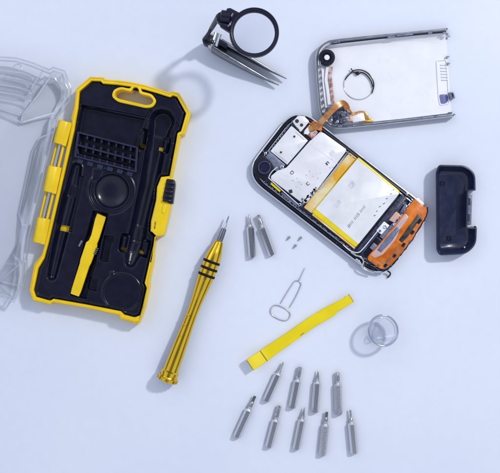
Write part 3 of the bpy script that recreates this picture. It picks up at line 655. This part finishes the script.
for k in range(30):
    q = st(-60+k*4.5+r6.uniform(-1,1), 37.2); box(bm, W(*q, 7.0), (r6.uniform(1.4,3.4), .8, 1.2), Matrix.Rotation(-.66, 3, 'Z'))
for k in range(16):
    q = st(-80.6, -22+k*3.4+r6.uniform(-.6,.6)); box(bm, W(*q, 7.0), (1.2, r6.uniform(1,2.6), 1.2), Matrix.Rotation(-.66, 3, 'Z'))
obj('edge_clips', bm, M['grey'], ph)
# ribbon to the rear cover
pp('ribbon_socket', [(311,122.6),(318,128.4),(312.6,139),(303.4,131.4)], 3, 8.8, 'copper', r=.6)
pp('socket_label', [(305.4,129.6),(309.6,125),(313.4,128.2),(308,134.6),(303.6,133.6)], 8.2, 9.3, 'white', r=.3)
pp('dark_chip', [(309.4,133),(314.6,128.6),(318,132.4),(311.6,140)], 8.2, 9.4, 'brownish', r=.3)
def ribbon(name, pts, wd, th, m_, par):
    bm = BM(); P_ = smoothline(pts, 5); slab(bm, [tuple(p_) for p_ in P_], wd, th); return obj(name, bm, M[m_], par, 40)
ribbon('ribbon_cable', [(309,129,9.6),(316,126.6,11),(322,121,15),(330,112.5,19),(337,106,19),(342,103,17),(345.6,105,14),(347.4,109,10)], 2.9, .8, 'copper', ph)
ribbon('ribbon_tab', [(312,122,9.8),(317,127,10.4),(322,128,10)], 2.6, .8, 'orange', ph)

# ------------------------------------------------------------------ rear cover
bc = thing('phone_back_cover', 383, 82, 'detached silver phone back cover lying inside up with a round cutout and camera hole', 'phone cover')
cov = [(448,27.4),(449.4,40),(450.6,62),(452.6,92),(454.4,116.6),(400,122.8),(378,125.2),(344,128.6),(336,129),(328,127.4),(322.4,121),(319,110),(316.4,80),(315,58),(316.6,50),(320.8,44.4),(329,39.8),(340,38.2),(378,34.2),(412,31)]
inn = [(446.4,39.6),(447,47),(448,64),(450,92),(451.4,112),(400,117.8),(378,120),(345,123.4),(338,123.4),(333,121),(329,116),(326.6,106),(324.6,80),(323.6,60),(325,52.6),(328.6,48.6),(334,46.8),(342,46.4),(378,42.8),(412,41.2)]
cov = rnd(cov, [.6,2,2,2,.6]+[2]*3+[5]*8+[2]*4, 3); inn = rnd(inn, [.6,2,2,2,.6]+[2]*3+[5]*8+[2]*4, 3)
bm = BM(); ZC = 9.0
def L2(p_, z): return [Vector((*W(a_, b_, z).xy, z)) for a_, b_ in p_]
prism(bm, offset(cov, 2.5), .3, 1.2); obj('outer_skin', bm, M['cover'], bc)
opn = lambda L_: L_[17:]+L_[:3]
bm = BM(); loft(bm, [opn(L_) for L_ in [L2(offset(cov, .8), .6), L2(cov, 3), L2(cov, ZC-.8), L2(offset(cov, .5), ZC), L2(offset(cov, 2.0), ZC), L2(offset(cov, 2.4), ZC-1.2), L2(offset(cov, 3.0), 6.5)]], cap0=False, cap1=False, close=False)
rim = obj('chrome_rim', bm, M['chrome'], bc, 35)
bm = BM(); low = lambda L_, z: [Vector((p_.x, p_.y, min(p_.z, z))) if 3 <= i < 17 else p_ for i, p_ in enumerate(L_)]
loft(bm, [low(L2(offset(cov, 2.8), 6.6), 2.0), low(L2(offset(cov, 3.6), 6.4), 2.1), low(L2([(a_[0]*.5+b_[0]*.5, a_[1]*.5+b_[1]*.5) for a_, b_ in zip(offset(cov, 3.6), inn)], 4.0), 2.15), L2(inn, 2.2)], cap0=False, cap1=True)
obj('inner_floor', bm, M['cover'], bc, 30)
bm = BM(); tube(bm, [W(a_, b_, 8.2) for a_, b_ in ((446,31.8),(412,35),(378,38.4),(342,42.4),(332,43.8))], .85, 8); obj('rim_dark_reflection', bm, M['ring'], bc, 60)  # black tube added as the dark reflection stripe along the chrome rim
bm = BM(); tube(bm, [W(a_, b_, 7.6) for a_, b_ in ((332,43.8),(325.4,47.4),(320.6,54),(320.4,62),(322,84),(325,108),(328,117.6),(333,123.6),(340,125),(378,121.6),(400,119.4),(452,113.2))], .5, 8); obj('steel_lip', bm, M['grey'], bc, 60)
bm = BM(); r7 = random.Random(9)
for (x_, y_, L_) in ((335,42.4,5),(339,42,2),(392,37,9),(401,35.4,12),(410,34.4,6),(430,33,4),(444,33,3),(447,34,2.4),(340,126.4,4),(360,124.6,6),(420,118.4,5),(436,116.8,4),(450,113,4)):
    bm = BM(); box(bm, W(x_, y_, 8.4), (L_, 1.8, 1.6), Matrix.Rotation(.10, 3, 'Z')); obj('snap_clip', bm, M['grey'], bc)
for k in range(9):
    bm = BM(); box(bm, W(320.4+k*.45, 66+k*6, 8), (1.6, r7.uniform(2,4), 1.4), Matrix.Rotation(.08, 3, 'Z')); obj('snap_clip', bm, M['grey'], bc)
bm = BM(); rg = random.Random(31)
for k in range(16):
    x_, y_ = rg.uniform(378,432), rg.uniform(52,112); a_ = rg.uniform(0,3.1); L_ = rg.uniform(2,7)
    tube(bm, [W(x_, y_, 2.2), W(x_+L_*math.cos(a_), y_+L_*math.sin(a_), 2.2)], .12, 5)
obj('surface_scratches', bm, M['palegrey'], bc)
# camera ring
bm = BM(); c_ = W(327,57.2,8); P0 = Vector((c_.x, c_.y, 2)); lathe(bm, P0, P0+Vector((0,0,9)), [(0,8.0),(5.6,8.0),(6.6,7.2),(6.6,5.0),(5.6,4.4),(4.4,4.0),(4.4,2.9),(5.0,2.7)], 36)
cr_ = obj('camera_ring', bm, M['ring'], bc, 35)
bm = BM(); lathe(bm, P0+Vector((0,0,4)), P0+Vector((0,0,9)), [(0,2.9),(1.6,2.6),(1.9,0)], 24); obj('camera_window', bm, M['white'], cr_, 40)
bm = BM(); pts = [(331,66.6,4),(329.6,76,4),(331,88,4),(332.8,104.6,4)]; slab(bm, pts, 1.9, .6); obj('side_flex', bm, M['brownish'], bc)
bm = BM(); slab(bm, [(327.6,66.6,3.8),(326,80,3.8),(328,92,3.8),(329.4,104.6,3.8)], 1.6, .5); obj('side_film', bm, M['white'], bc)
# round cutout with thin raised lip
bm = BM(); c_ = W(359,84.2,4); cc = Vector((c_.x, c_.y, 0))
def C3(r, z, dx=0, dy=0, n=56): return [cc+Vector((dx+r*math.cos(2*math.pi*k/n), dy+r*math.sin(2*math.pi*k/n), z)) for k in range(n)]
tube(bm, C3(15.0, 2.5), .42, 8, closed=True)
obj('cutout_lip', bm, M['chrome'], bc, 60)
bm = BM(); tube(bm, smoothline([W(351,68.2,4.6), W(352.6,70.6,4.6), W(356,70.0,4.6), W(362,70.2,4.6), W(368,73.6,4.4), W(372.6,79.6,4.2), W(373.8,86,4), W(371.8,93.4,3.6)], 5), .55, 8)
tube(bm, smoothline([W(352.6,72,3.8), W(357,72.6,3.8), W(362.6,72.4,3.8), W(367.6,75.8,3.8), W(371.2,81,3.8), W(372.8,87,3.6)], 5), .6, 8)
tube(bm, smoothline([W(344.8,80,3.2), W(348,75.8,3.6), W(352.8,71.4,4.2)], 5), .5, 8)
prism(bm, rnd([(356,71.4),(360,71.2),(360.4,73.4),(358,75),(355.6,73.6)], .5, 2), 2, 5.2, .3); obj('cutout_arcs', bm, M['ring'], bc, 50)  # dark tubes and a small tab following the crescents round the cutout
# dock slot
bm = BM(); sl_o = rnd([(436,60),(447,59),(450,104),(440,105.6),(438.4,98)], 2.4, 4); sl_i = offset(sl_o, 1.2); ring_prism(bm, sl_o, sl_i, 1.4, 3.2, .5); obj('dock_slot_rim', bm, M['cover'], bc, 40)
bm = BM(); prism(bm, rnd([(439,94.6),(446.6,94),(449,98),(446.6,103.2),(441,104)], 2, 3), 1.6, 2.6, .2); obj('dock_notch', bm, mat('blue_grey_recess', (.16, .18, .36), .3), bc, 40)
bm = BM(); 
for k in range(6): box(bm, W(443.8+k*.25, 64.6+k*3, 2.8), (6.4,.9,.9), Matrix.Rotation(.06, 3, 'Z'))
obj('dock_ribs', bm, M['shield'], bc)
bm = BM(); ring_prism(bm, rnd([(449,92.2),(454,91.6),(455.4,98),(450,99)], .6, 2), rnd([(450.6,93.6),(453,93.2),(453.8,96.8),(451.2,97.4)], .4, 2), 1.5, 7, .3); obj('wire_clip', bm, M['grey'], bc, 40)
bm = BM()
for x_, y_ in ((447.4,57),(448.2,63.6),(453.4,114.6),(448.4,36.6)):
    bm = BM(); box(bm, W(x_, y_, 3.4), (3.0,1.4,3.0), Matrix.Rotation(r7.uniform(-.3,.3), 3, 'Z')); obj('edge_tab', bm, M['chrome'], bc)
# jack cluster
jk = pp('headphone_jack', [(326.6,106.4),(344,104.6),(348,112),(347,122),(334,123.4),(329,117.6)], 2, 7.6, 'grey', par=bc, r=1.2)
pp('jack_body', [(333,111),(343,109),(346.4,121.6),(333.6,123)], 6, 9, 'board', par=jk, r=1)
bm = BM()
for k in range(22):
    x_ = r7.uniform(330,352); y_ = r7.uniform(112,123); box(bm, W(x_, y_, 9.2), (r7.uniform(.9,2.4), r7.uniform(.8,1.6), 1.3), Matrix.Rotation(r7.uniform(0,1.5), 3, 'Z'))
box(bm, W(343.4,114.8,10.2), (4.4,3.2,1.4), Matrix.Rotation(.2, 3, 'Z')); prism(bm, circ(331,120,1.6,14), 6, 10, .4); prism(bm, circ(337.4,121.6,1.5,14), 6, 10, .4); prism(bm, circ(347.4,118.4,1.6,14), 6, 9.6, .4)
obj('jack_contacts', bm, M['chrome'], jk, 40)
ribbon('jack_flex', [(343.6,105.6,9.4),(347,107,10),(350,111.6,8.6),(352.6,114,6),(362,112.4,5),(366.6,116.6,5),(368,121,4.6)], 1.5, .6, 'copper', bc)
pp('white_sticker', [(351.6,113.6),(363.4,112.4),(365.6,120.4),(353,122.4)], 2, 5.6, 'white', par=bc, r=.5)
pp('film_pad', [(345,112.6),(351,112),(353,121),(346.6,121)], 5, 7.0, 'peach', par=bc, r=.8)
pp('contact_pad', [(362.6,111),(366,111.6),(369,118),(373,119.4),(372.6,122),(360,123),(360.6,120.6),(366,119.6)], 2, 5.0, 'copperpad', par=bc, r=.8)
# tiny printed marks on the sticker's upper edge
bm = BM()
for k in range(4): box(bm, W(354.4+k*2.6, 113.8-.2*k, 5.7), (1.4,.6,.12), Matrix.Rotation(.1, 3, 'Z'))
obj('sticker_marks', bm, M['brownish'], bc)

# ------------------------------------------------------------------ black antenna cap
cp = thing('plastic_end_cap', 457, 210, 'curved glossy black plastic phone end cap lying hollow side up right of the orange cable', 'end cap')
co = rnd([(438.4,164.6),(466,165.2),(475.4,173),(475.8,190.6),(468.6,191.2),(467.6,226.8),(477,227.6),(476.4,245),(466,254.4),(439.4,255.6),(436.2,250),(435.6,172)], [3,6,7,.8,.8,.8,.8,7,6,3,2,2], 5)
bm = BM(); 
def sc(poly, k, dx=0): 
    return [((x_-455)*k+455+dx, (y_-210)*k+210) for x_, y_ in poly]
ci = rnd([(440.0,172.4),(462.5,173.0),(466,178),(465.6,190.8),(464.6,191.2),(463.6,226.8),(464.8,227.4),(465.6,241),(461.6,246.6),(441.4,247.6),(440,245),(439.4,176)], [2,6,5,.8,.8,.8,.8,5,6,2,2,2], 5)
ZP = 13.0
loft(bm, [L2(offset(co, 1.5), .3), L2(offset(co, .2), 4), L2(co, 8), L2(offset(co, .3), ZP), L2(offset(co, 1.6), ZP+.2), L2(offset(co, 2.2), ZP-.6), L2([(a_[0]*.35+b_[0]*.65, a_[1]*.35+b_[1]*.65) for a_, b_ in zip(co, ci)], 5), L2(ci, 2.6)])
cap = obj('cap_shell', bm, mat('glossy_navy_plastic', (.017, .022, .062), .30, 0, var=.2, vscale=220, bump=.12, bscale=900, coat=.15, spec=.4), cp, 50)
bm = BM(); prism(bm, rnd([(467,193.6),(472.4,194),(471.4,225),(466.4,224.6)], 1, 3), 2, 8.4, .5); obj('antenna_contact', bm, M['grey'], cp, 40)
bm = BM(); prism(bm, [(468.4,198),(470.6,198.2),(470.4,205),(468.2,204.8)], 8, 8.9); prism(bm, [(468,214),(470,214.2),(469.8,221),(467.8,220.8)], 8, 8.9); obj('contact_slot', bm, M['ink'], cp)
bm = BM()
for x_, y_ in ((442.6,183.4),(449,238.4)):
    bm = BM()
    for dx, dy, a_, b_ in ((0,-1.8,4,.7),(-1.6,0,.7,3.6),(1.8,.2,.9,3.2),(.4,1.6,2.4,.7)): box(bm, W(x_+dx, y_+dy, 3.0), (a_, b_, 1.2))
    obj('locating_boss', bm, M['black'], cp)
bm = BM(); prism(bm, circ(476.6,226.6,1.0,12), .3, 13.8, .3); prism(bm, circ(464.6,247.4,.8,12), 5, 10, .3); obj('cap_pin', bm, M['chrome'], cp, 40)

# ------------------------------------------------------------------ gold driver
gd = thing('precision_screwdriver', 190, 310, 'gold metal precision screwdriver with three black grip rings beside the tool case', 'screwdriver')
P0 = W(168.4,376.4,10.2); P1 = W(218.5,243.5,8.2); ax = (P1-P0).normalized()
Lh = (P1-P0).length
def gp(t, r): return (t, r)
prof = [(-5.2,0),(-5.2,8.2),(-4.6,9.4),(-3.9,10.2),(-1.2,10.3),(-.6,9.8),(.4,9.4),(.5,8.1),(2,8.0),(2.2,8.9),(5,8.9),(5.6,8.2),(6.2,7.6),(12,7.5),(25,7.15),(40,6.4),(55,5.7),(68,5.45),(80,5.9),(92,6.9),(100,7.6),(103.4,7.9),(110,8.0),(117,8.05),(121.8,8.0),(125,7.75),(130,7.0),(135,5.8),(139,4.9),(141.6,4.3),(142.4,3.6)]
def smooth_prof(pr, a_, b_):
    pr2 = [p_ for p_ in pr if a_ <= p_[0] <= b_]; xs = np.array([p_[0] for p_ in pr2]); ys = np.array([p_[1] for p_ in pr2])
    P_ = smoothline([(x_, y_, 0) for x_, y_ in pr2], 4); return [(p_[0], p_[1]) for p_ in P_]
bm = BM(); lathe(bm, P0, P1, [p_ for p_ in prof if p_[0] < 12]+smooth_prof(prof, 12, 142.4), 56); hb = obj('handle', bm, M['gold'], gd, 38)
# rotating cap flutes: small notches as ring of pads
bm = BM()
up = Vector((0,0,1)); sd = ax.cross(up).normalized(); vv = sd.cross(ax).normalized()
for k in range(18):
    a_ = 2*math.pi*k/18; c_ = P0+ax*(-2.6)+(sd*math.cos(a_)+vv*math.sin(a_))*10.1
    Rm = Matrix((ax, -sd*math.sin(a_)+vv*math.cos(a_), sd*math.cos(a_)+vv*math.sin(a_))).transposed(); box(bm, c_, (3.4,1.6,1.0), Rm)
obj('cap_knurling', bm, M['gold'], hb)
for t_ in (106.6, 113.6, 120.6):
    bm = BM(); lathe(bm, P0, P1, [(t_-1.45,7.6),(t_-1.25,8.3),(t_-.7,8.7),(t_+.7,8.7),(t_+1.25,8.3),(t_+1.45,7.6)], 48); obj('grip_ring', bm, M['rubber'], gd, 60)
bm = BM()
for t_ in (43, 54, 64):
    c_ = P0+ax*t_+vv*5.2-sd*2.6; bmesh.ops.create_icosphere(bm, subdivisions=2, radius=1.3, matrix=Matrix.Translation(c_))
obj('index_dimple', bm, M['copperpad'], hb, 60)
bm = BM(); lathe(bm, P0, P1, [(142.3,2.9),(142.8,3.1),(147,3.1),(152,2.9),(155.4,2.6),(156,1.9)], 24); obj('collet', bm, M['darksteel'], gd, 40)
bm = BM(); lathe(bm, P0, P1, [(155.9,1.8),(160,1.6),(162,1.1),(168.4,.7),(170.6,.25)], 16)
q = P0+ax*164.4; box(bm, q, (8,.7,2.4), Matrix((ax, sd, vv)).transposed()); obj('driver_bit', bm, M['chrome'], gd, 40)

# ------------------------------------------------------------------ loose bits
def bit(tip, sh, bot, kind, label, worn=False, group='loose screwdriver bits on the table'):
    c_ = ((tip[0]+bot[0])/2, (tip[1]+bot[1])/2)
    b = thing('screwdriver_bit', c_[0], c_[1], label, 'bit', group)
    R_ = 3.75; z_ = R_*.866+.15
    p0 = W(*bot, z_); p1 = W(*tip, z_); a_ = (p1-p0).normalized(); L_ = (p1-p0).length; ls = (W(*sh, z_)-p0).length
    s_ = a_.cross(Vector((0,0,1))).normalized(); v_ = s_.cross(a_)
    bm = BM(); lathe(bm, p0, p1, [(0,2.9),(.9,R_),(ls-1.4,R_),(ls,2.7)], 6, 0.0)
    obj('hex_shank', bm, M['steel_worn' if worn else 'steel'], b)
    bm = BM(); lathe(bm, p0, p1, [(ls-.2,2.4),(ls+.6,1.9),(ls+2.6,1.75),(ls+3.2,2.1)], 18); obj('neck', bm, M['steel'], b, 40)
    l0 = ls+3; rem = L_-l0; bm = BM()
    Mx = Matrix((a_, s_, v_)).transposed()
    if kind == 'point': lathe(bm, p0, p1, [(l0,2.0),(l0+1,1.7),(l0+rem*.5,1.05),(L_-.5,.45),(L_,.15)], 14)
    elif kind == 'slim': lathe(bm, p0, p1, [(l0,2.0),(l0+1.2,1.2),(L_-1,.9),(L_,.5)], 14)
    elif kind == 'slot':
        lathe(bm, p0, p1, [(l0,2.0),(l0+rem*.35,1.9),(l0+rem*.45,1.2),(l0+rem*.55,.4)], 16)
        w0 = p0+a_*(l0+rem*.62); box(bm, w0, (rem*.78,2.7,1.0), Mx)
    else:  # cross or star: four fins tapering
        lathe(bm, p0, p1, [(l0,2.1),(l0+rem*.4,2.0),(l0+rem*.8,1.1),(L_,.3)], 16)
        for g_ in (0.4, .4+math.pi/2):
            Rr = Matrix.Rotation(g_, 3, 'X'); w0 = p0+a_*(l0+rem*.55); box(bm, w0, (rem*.8,4.3,.9), Mx @ Rr)
    obj('tip', bm, M['tip'], b, 40)
    return b
bit((249,214.6),(250.3,226.6),(252.4,257.6),'slim','slim pointed steel bit, left of the pair between gold screwdriver and phone')
bit((257.8,214.8),(262.4,227.2),(272.4,255.2),'cross','leaning steel bit with dark tip, right of the pair near the tiny screws')
bit((283.4,362.2),(278.4,373.6),(265.8,401.2),'slim','smooth steel bit with thin needle tip just below the bent end of the pry bar')
bit((300.2,366.6),(297.2,380.2),(291.9,408.2),'cross','smooth cross tipped steel bit, second from the left in the upper row of bits')
bit((318.2,370),(317.8,382.2),(314.8,412.6),'point','smooth steel bit with sharp triangular tip, third in the upper row of bits')
bit((337.3,372.2),(339,384),(338.6,415),'cross','engraved steel bit at the right end of the upper row of loose bits', True)
bit((255,396.2),(248.3,409),(236.2,437.6),'slot','smooth steel bit with flat wide tip, leftmost in the lower row of bits')
bit((279.5,405.4),(276,420),(268.5,447.6),'cross','smooth steel bit with long dark tip, second in the lower row of bits')
bit((304.6,407),(301.5,419.4),(296.1,449.6),'point','smooth steel bit with narrow pointed tip, middle of the lower row of bits')
bit((326.8,412),(325.9,424.6),(322.2,455.6),'slot','engraved steel bit with broad tip, fourth in the lower row of bits', True)
bit((350.2,409.4),(352,422.8),(354.3,453.8),'slim','steel bit with thin stepped tip, rightmost in the lower row of bits')

# tiny screws
for (x_, y_, a_, lab) in ((288.2,238.4,.75,'tiny dark screw at the left of the three lying by the phone'),(299.8,238.8,.75,'tiny dark screw nearest the phone edge'),(294.6,246.6,.75,'tiny dark screw lowest of the three by the phone')):
    s_ = thing('tiny_screw', x_, y_, lab, 'screw', 'tiny phone screws'); bm = BM()
    p0 = W(x_-1.7, y_+1.9, 1.1); p1 = W(x_+1.7, y_-1.9, 1.1); lathe(bm, p0, p1, [(0,.2),(.4,.6),(3.4,.65),(3.5,1.15),(4.6,1.15),(5.0,.8)], 14)
    obj('screw_body', bm, M['tip'], s_, 40)

# SIM eject tool
pn = thing('sim_eject_pin', 290, 295, 'thin bent wire sim eject pin lying above the yellow pry bar', 'eject pin'); bm = BM()
ov = []; A2 = Vector((.90, .44)); B2 = Vector((-.44, .90))
for k in range(40):
    t_ = 2*math.pi*k/40; cx_ = math.copysign(min(1, abs(math.cos(t_))**.75), math.cos(t_))*10.2; sy_ = math.copysign(abs(math.sin(t_))**.8, math.sin(t_))*6.2
    q = Vector((280.2,313))+A2*cx_+B2*sy_; ov.append(W(q.x, q.y, .9))
tube(bm, ov, .38, 8, closed=True); obj('handle_loop', bm, M['steel'], pn, 60)
bm = BM(); tube(bm, smoothline([W(280.4,303.6,.9), W(286,294,.9), W(293.2,282.8,.9), W(296,280.8,.9), W(299,281.2,.9), W(300.8,283.6,.9), W(300,287.4,.9), W(295,298,.9), W(289.4,307.6,.9)], 6), .38, 8); obj('shank_loop', bm, M['steel'], pn, 60)
bm = BM(); tube(bm, [W(298.6,281.2,1.0), W(304.8,268,1.2)], [.36,.22], 8); obj('pin', bm, M['steel'], pn, 60)

# yellow pry bar
pb = thing('pry_bar', 300, 333, 'bright yellow plastic pry bar with a raised forked left end below the wire pin', 'pry bar'); bm = BM()
slab(bm, [(250.3,364.8,9.5),(256.6,360.6,7.6),(263.8,355.8,3.4),(270,351.0,2.6),(290,337.4,2.4),(311.5,322.2,2.4),(325,314.2,2.6),(332,310.2,3.0),(335,307.6,3.4),(344,302.8,4.4),(351,298.4,5.4)], [6.4,6.4,6.3,6.0,5.6,5.5,5.7,5.5,4.6,4.3,4.2], [1.2,2,3,3.2,3.4,3.4,3.4,3.2,2.6,1.8,1.0])
obj('bar', bm, M['lemon'], pb, 25)
bm = BM(); 
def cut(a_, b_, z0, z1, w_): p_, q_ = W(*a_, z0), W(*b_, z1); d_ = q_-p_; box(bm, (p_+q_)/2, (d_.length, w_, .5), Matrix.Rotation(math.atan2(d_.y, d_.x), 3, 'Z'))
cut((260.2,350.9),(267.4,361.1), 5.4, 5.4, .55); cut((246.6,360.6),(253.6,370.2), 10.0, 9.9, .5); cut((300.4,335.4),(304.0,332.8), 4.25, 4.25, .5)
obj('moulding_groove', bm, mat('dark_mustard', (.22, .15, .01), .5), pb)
bm = BM(); slab(bm, [(348.4,294.4,4.4),(353.4,302,4.6)], .5, 1.2); obj('chisel_edge', bm, mat('dark_olive_edge', (.20, .17, .01), .5), pb)

# suction cup
su = thing('suction_cup', 378, 334, 'small clear suction cup tipped on its side right of the pry bar', 'suction cup')
top = W(383.2,330.6,17); base = W(370.6,338.6,3.0); base.z = 3.4
bm = BM(); axs = (top-base).normalized(); axs = Vector((axs.x*.35, axs.y*.35, 1)).normalized()
def cring(c_, r, n_=48, ax_=None):
    a_ = ax_ or axs; s_ = a_.cross(Vector((0,1,0))).normalized(); v_ = s_.cross(a_); return [c_+(s_*math.cos(2*math.pi*k/n_)+v_*math.sin(2*math.pi*k/n_))*r for k in range(n_)]
fs = [(0,3.0),(.12,3.6),(.2,5),(.32,6.6),(.5,8.8),(.7,11.4),(.88,13.8),(1.0,15.0)]
loft(bm, [cring(base.lerp(top, f_), r_) for f_, r_ in fs], cap0=True, cap1=False)
cupo = obj('cup_wall', bm, M['cup'], su, 60); so = cupo.modifiers.new('thickness', 'SOLIDIFY'); so.thickness = .8*U; so.offset = -1
bm = BM(); tube(bm, cring(top, 15.0), 1.15, 10, closed=True); tube(bm, cring(base.lerp(top, .9), 13.4), .35, 8, closed=True); obj('cup_rim', bm, M['cuprim'], su, 60)
bm = BM(); lathe(bm, base+Vector((0,0,-3.0)), base+Vector((0,0,3)), [(0,2.4),(.6,3.8),(2.2,3.9),(2.8,2.6),(4.0,2.4),(5.6,3.0)], 28); obj('pull_tab', bm, M['cup'], su, 50)

bpy.context.view_layer.update()
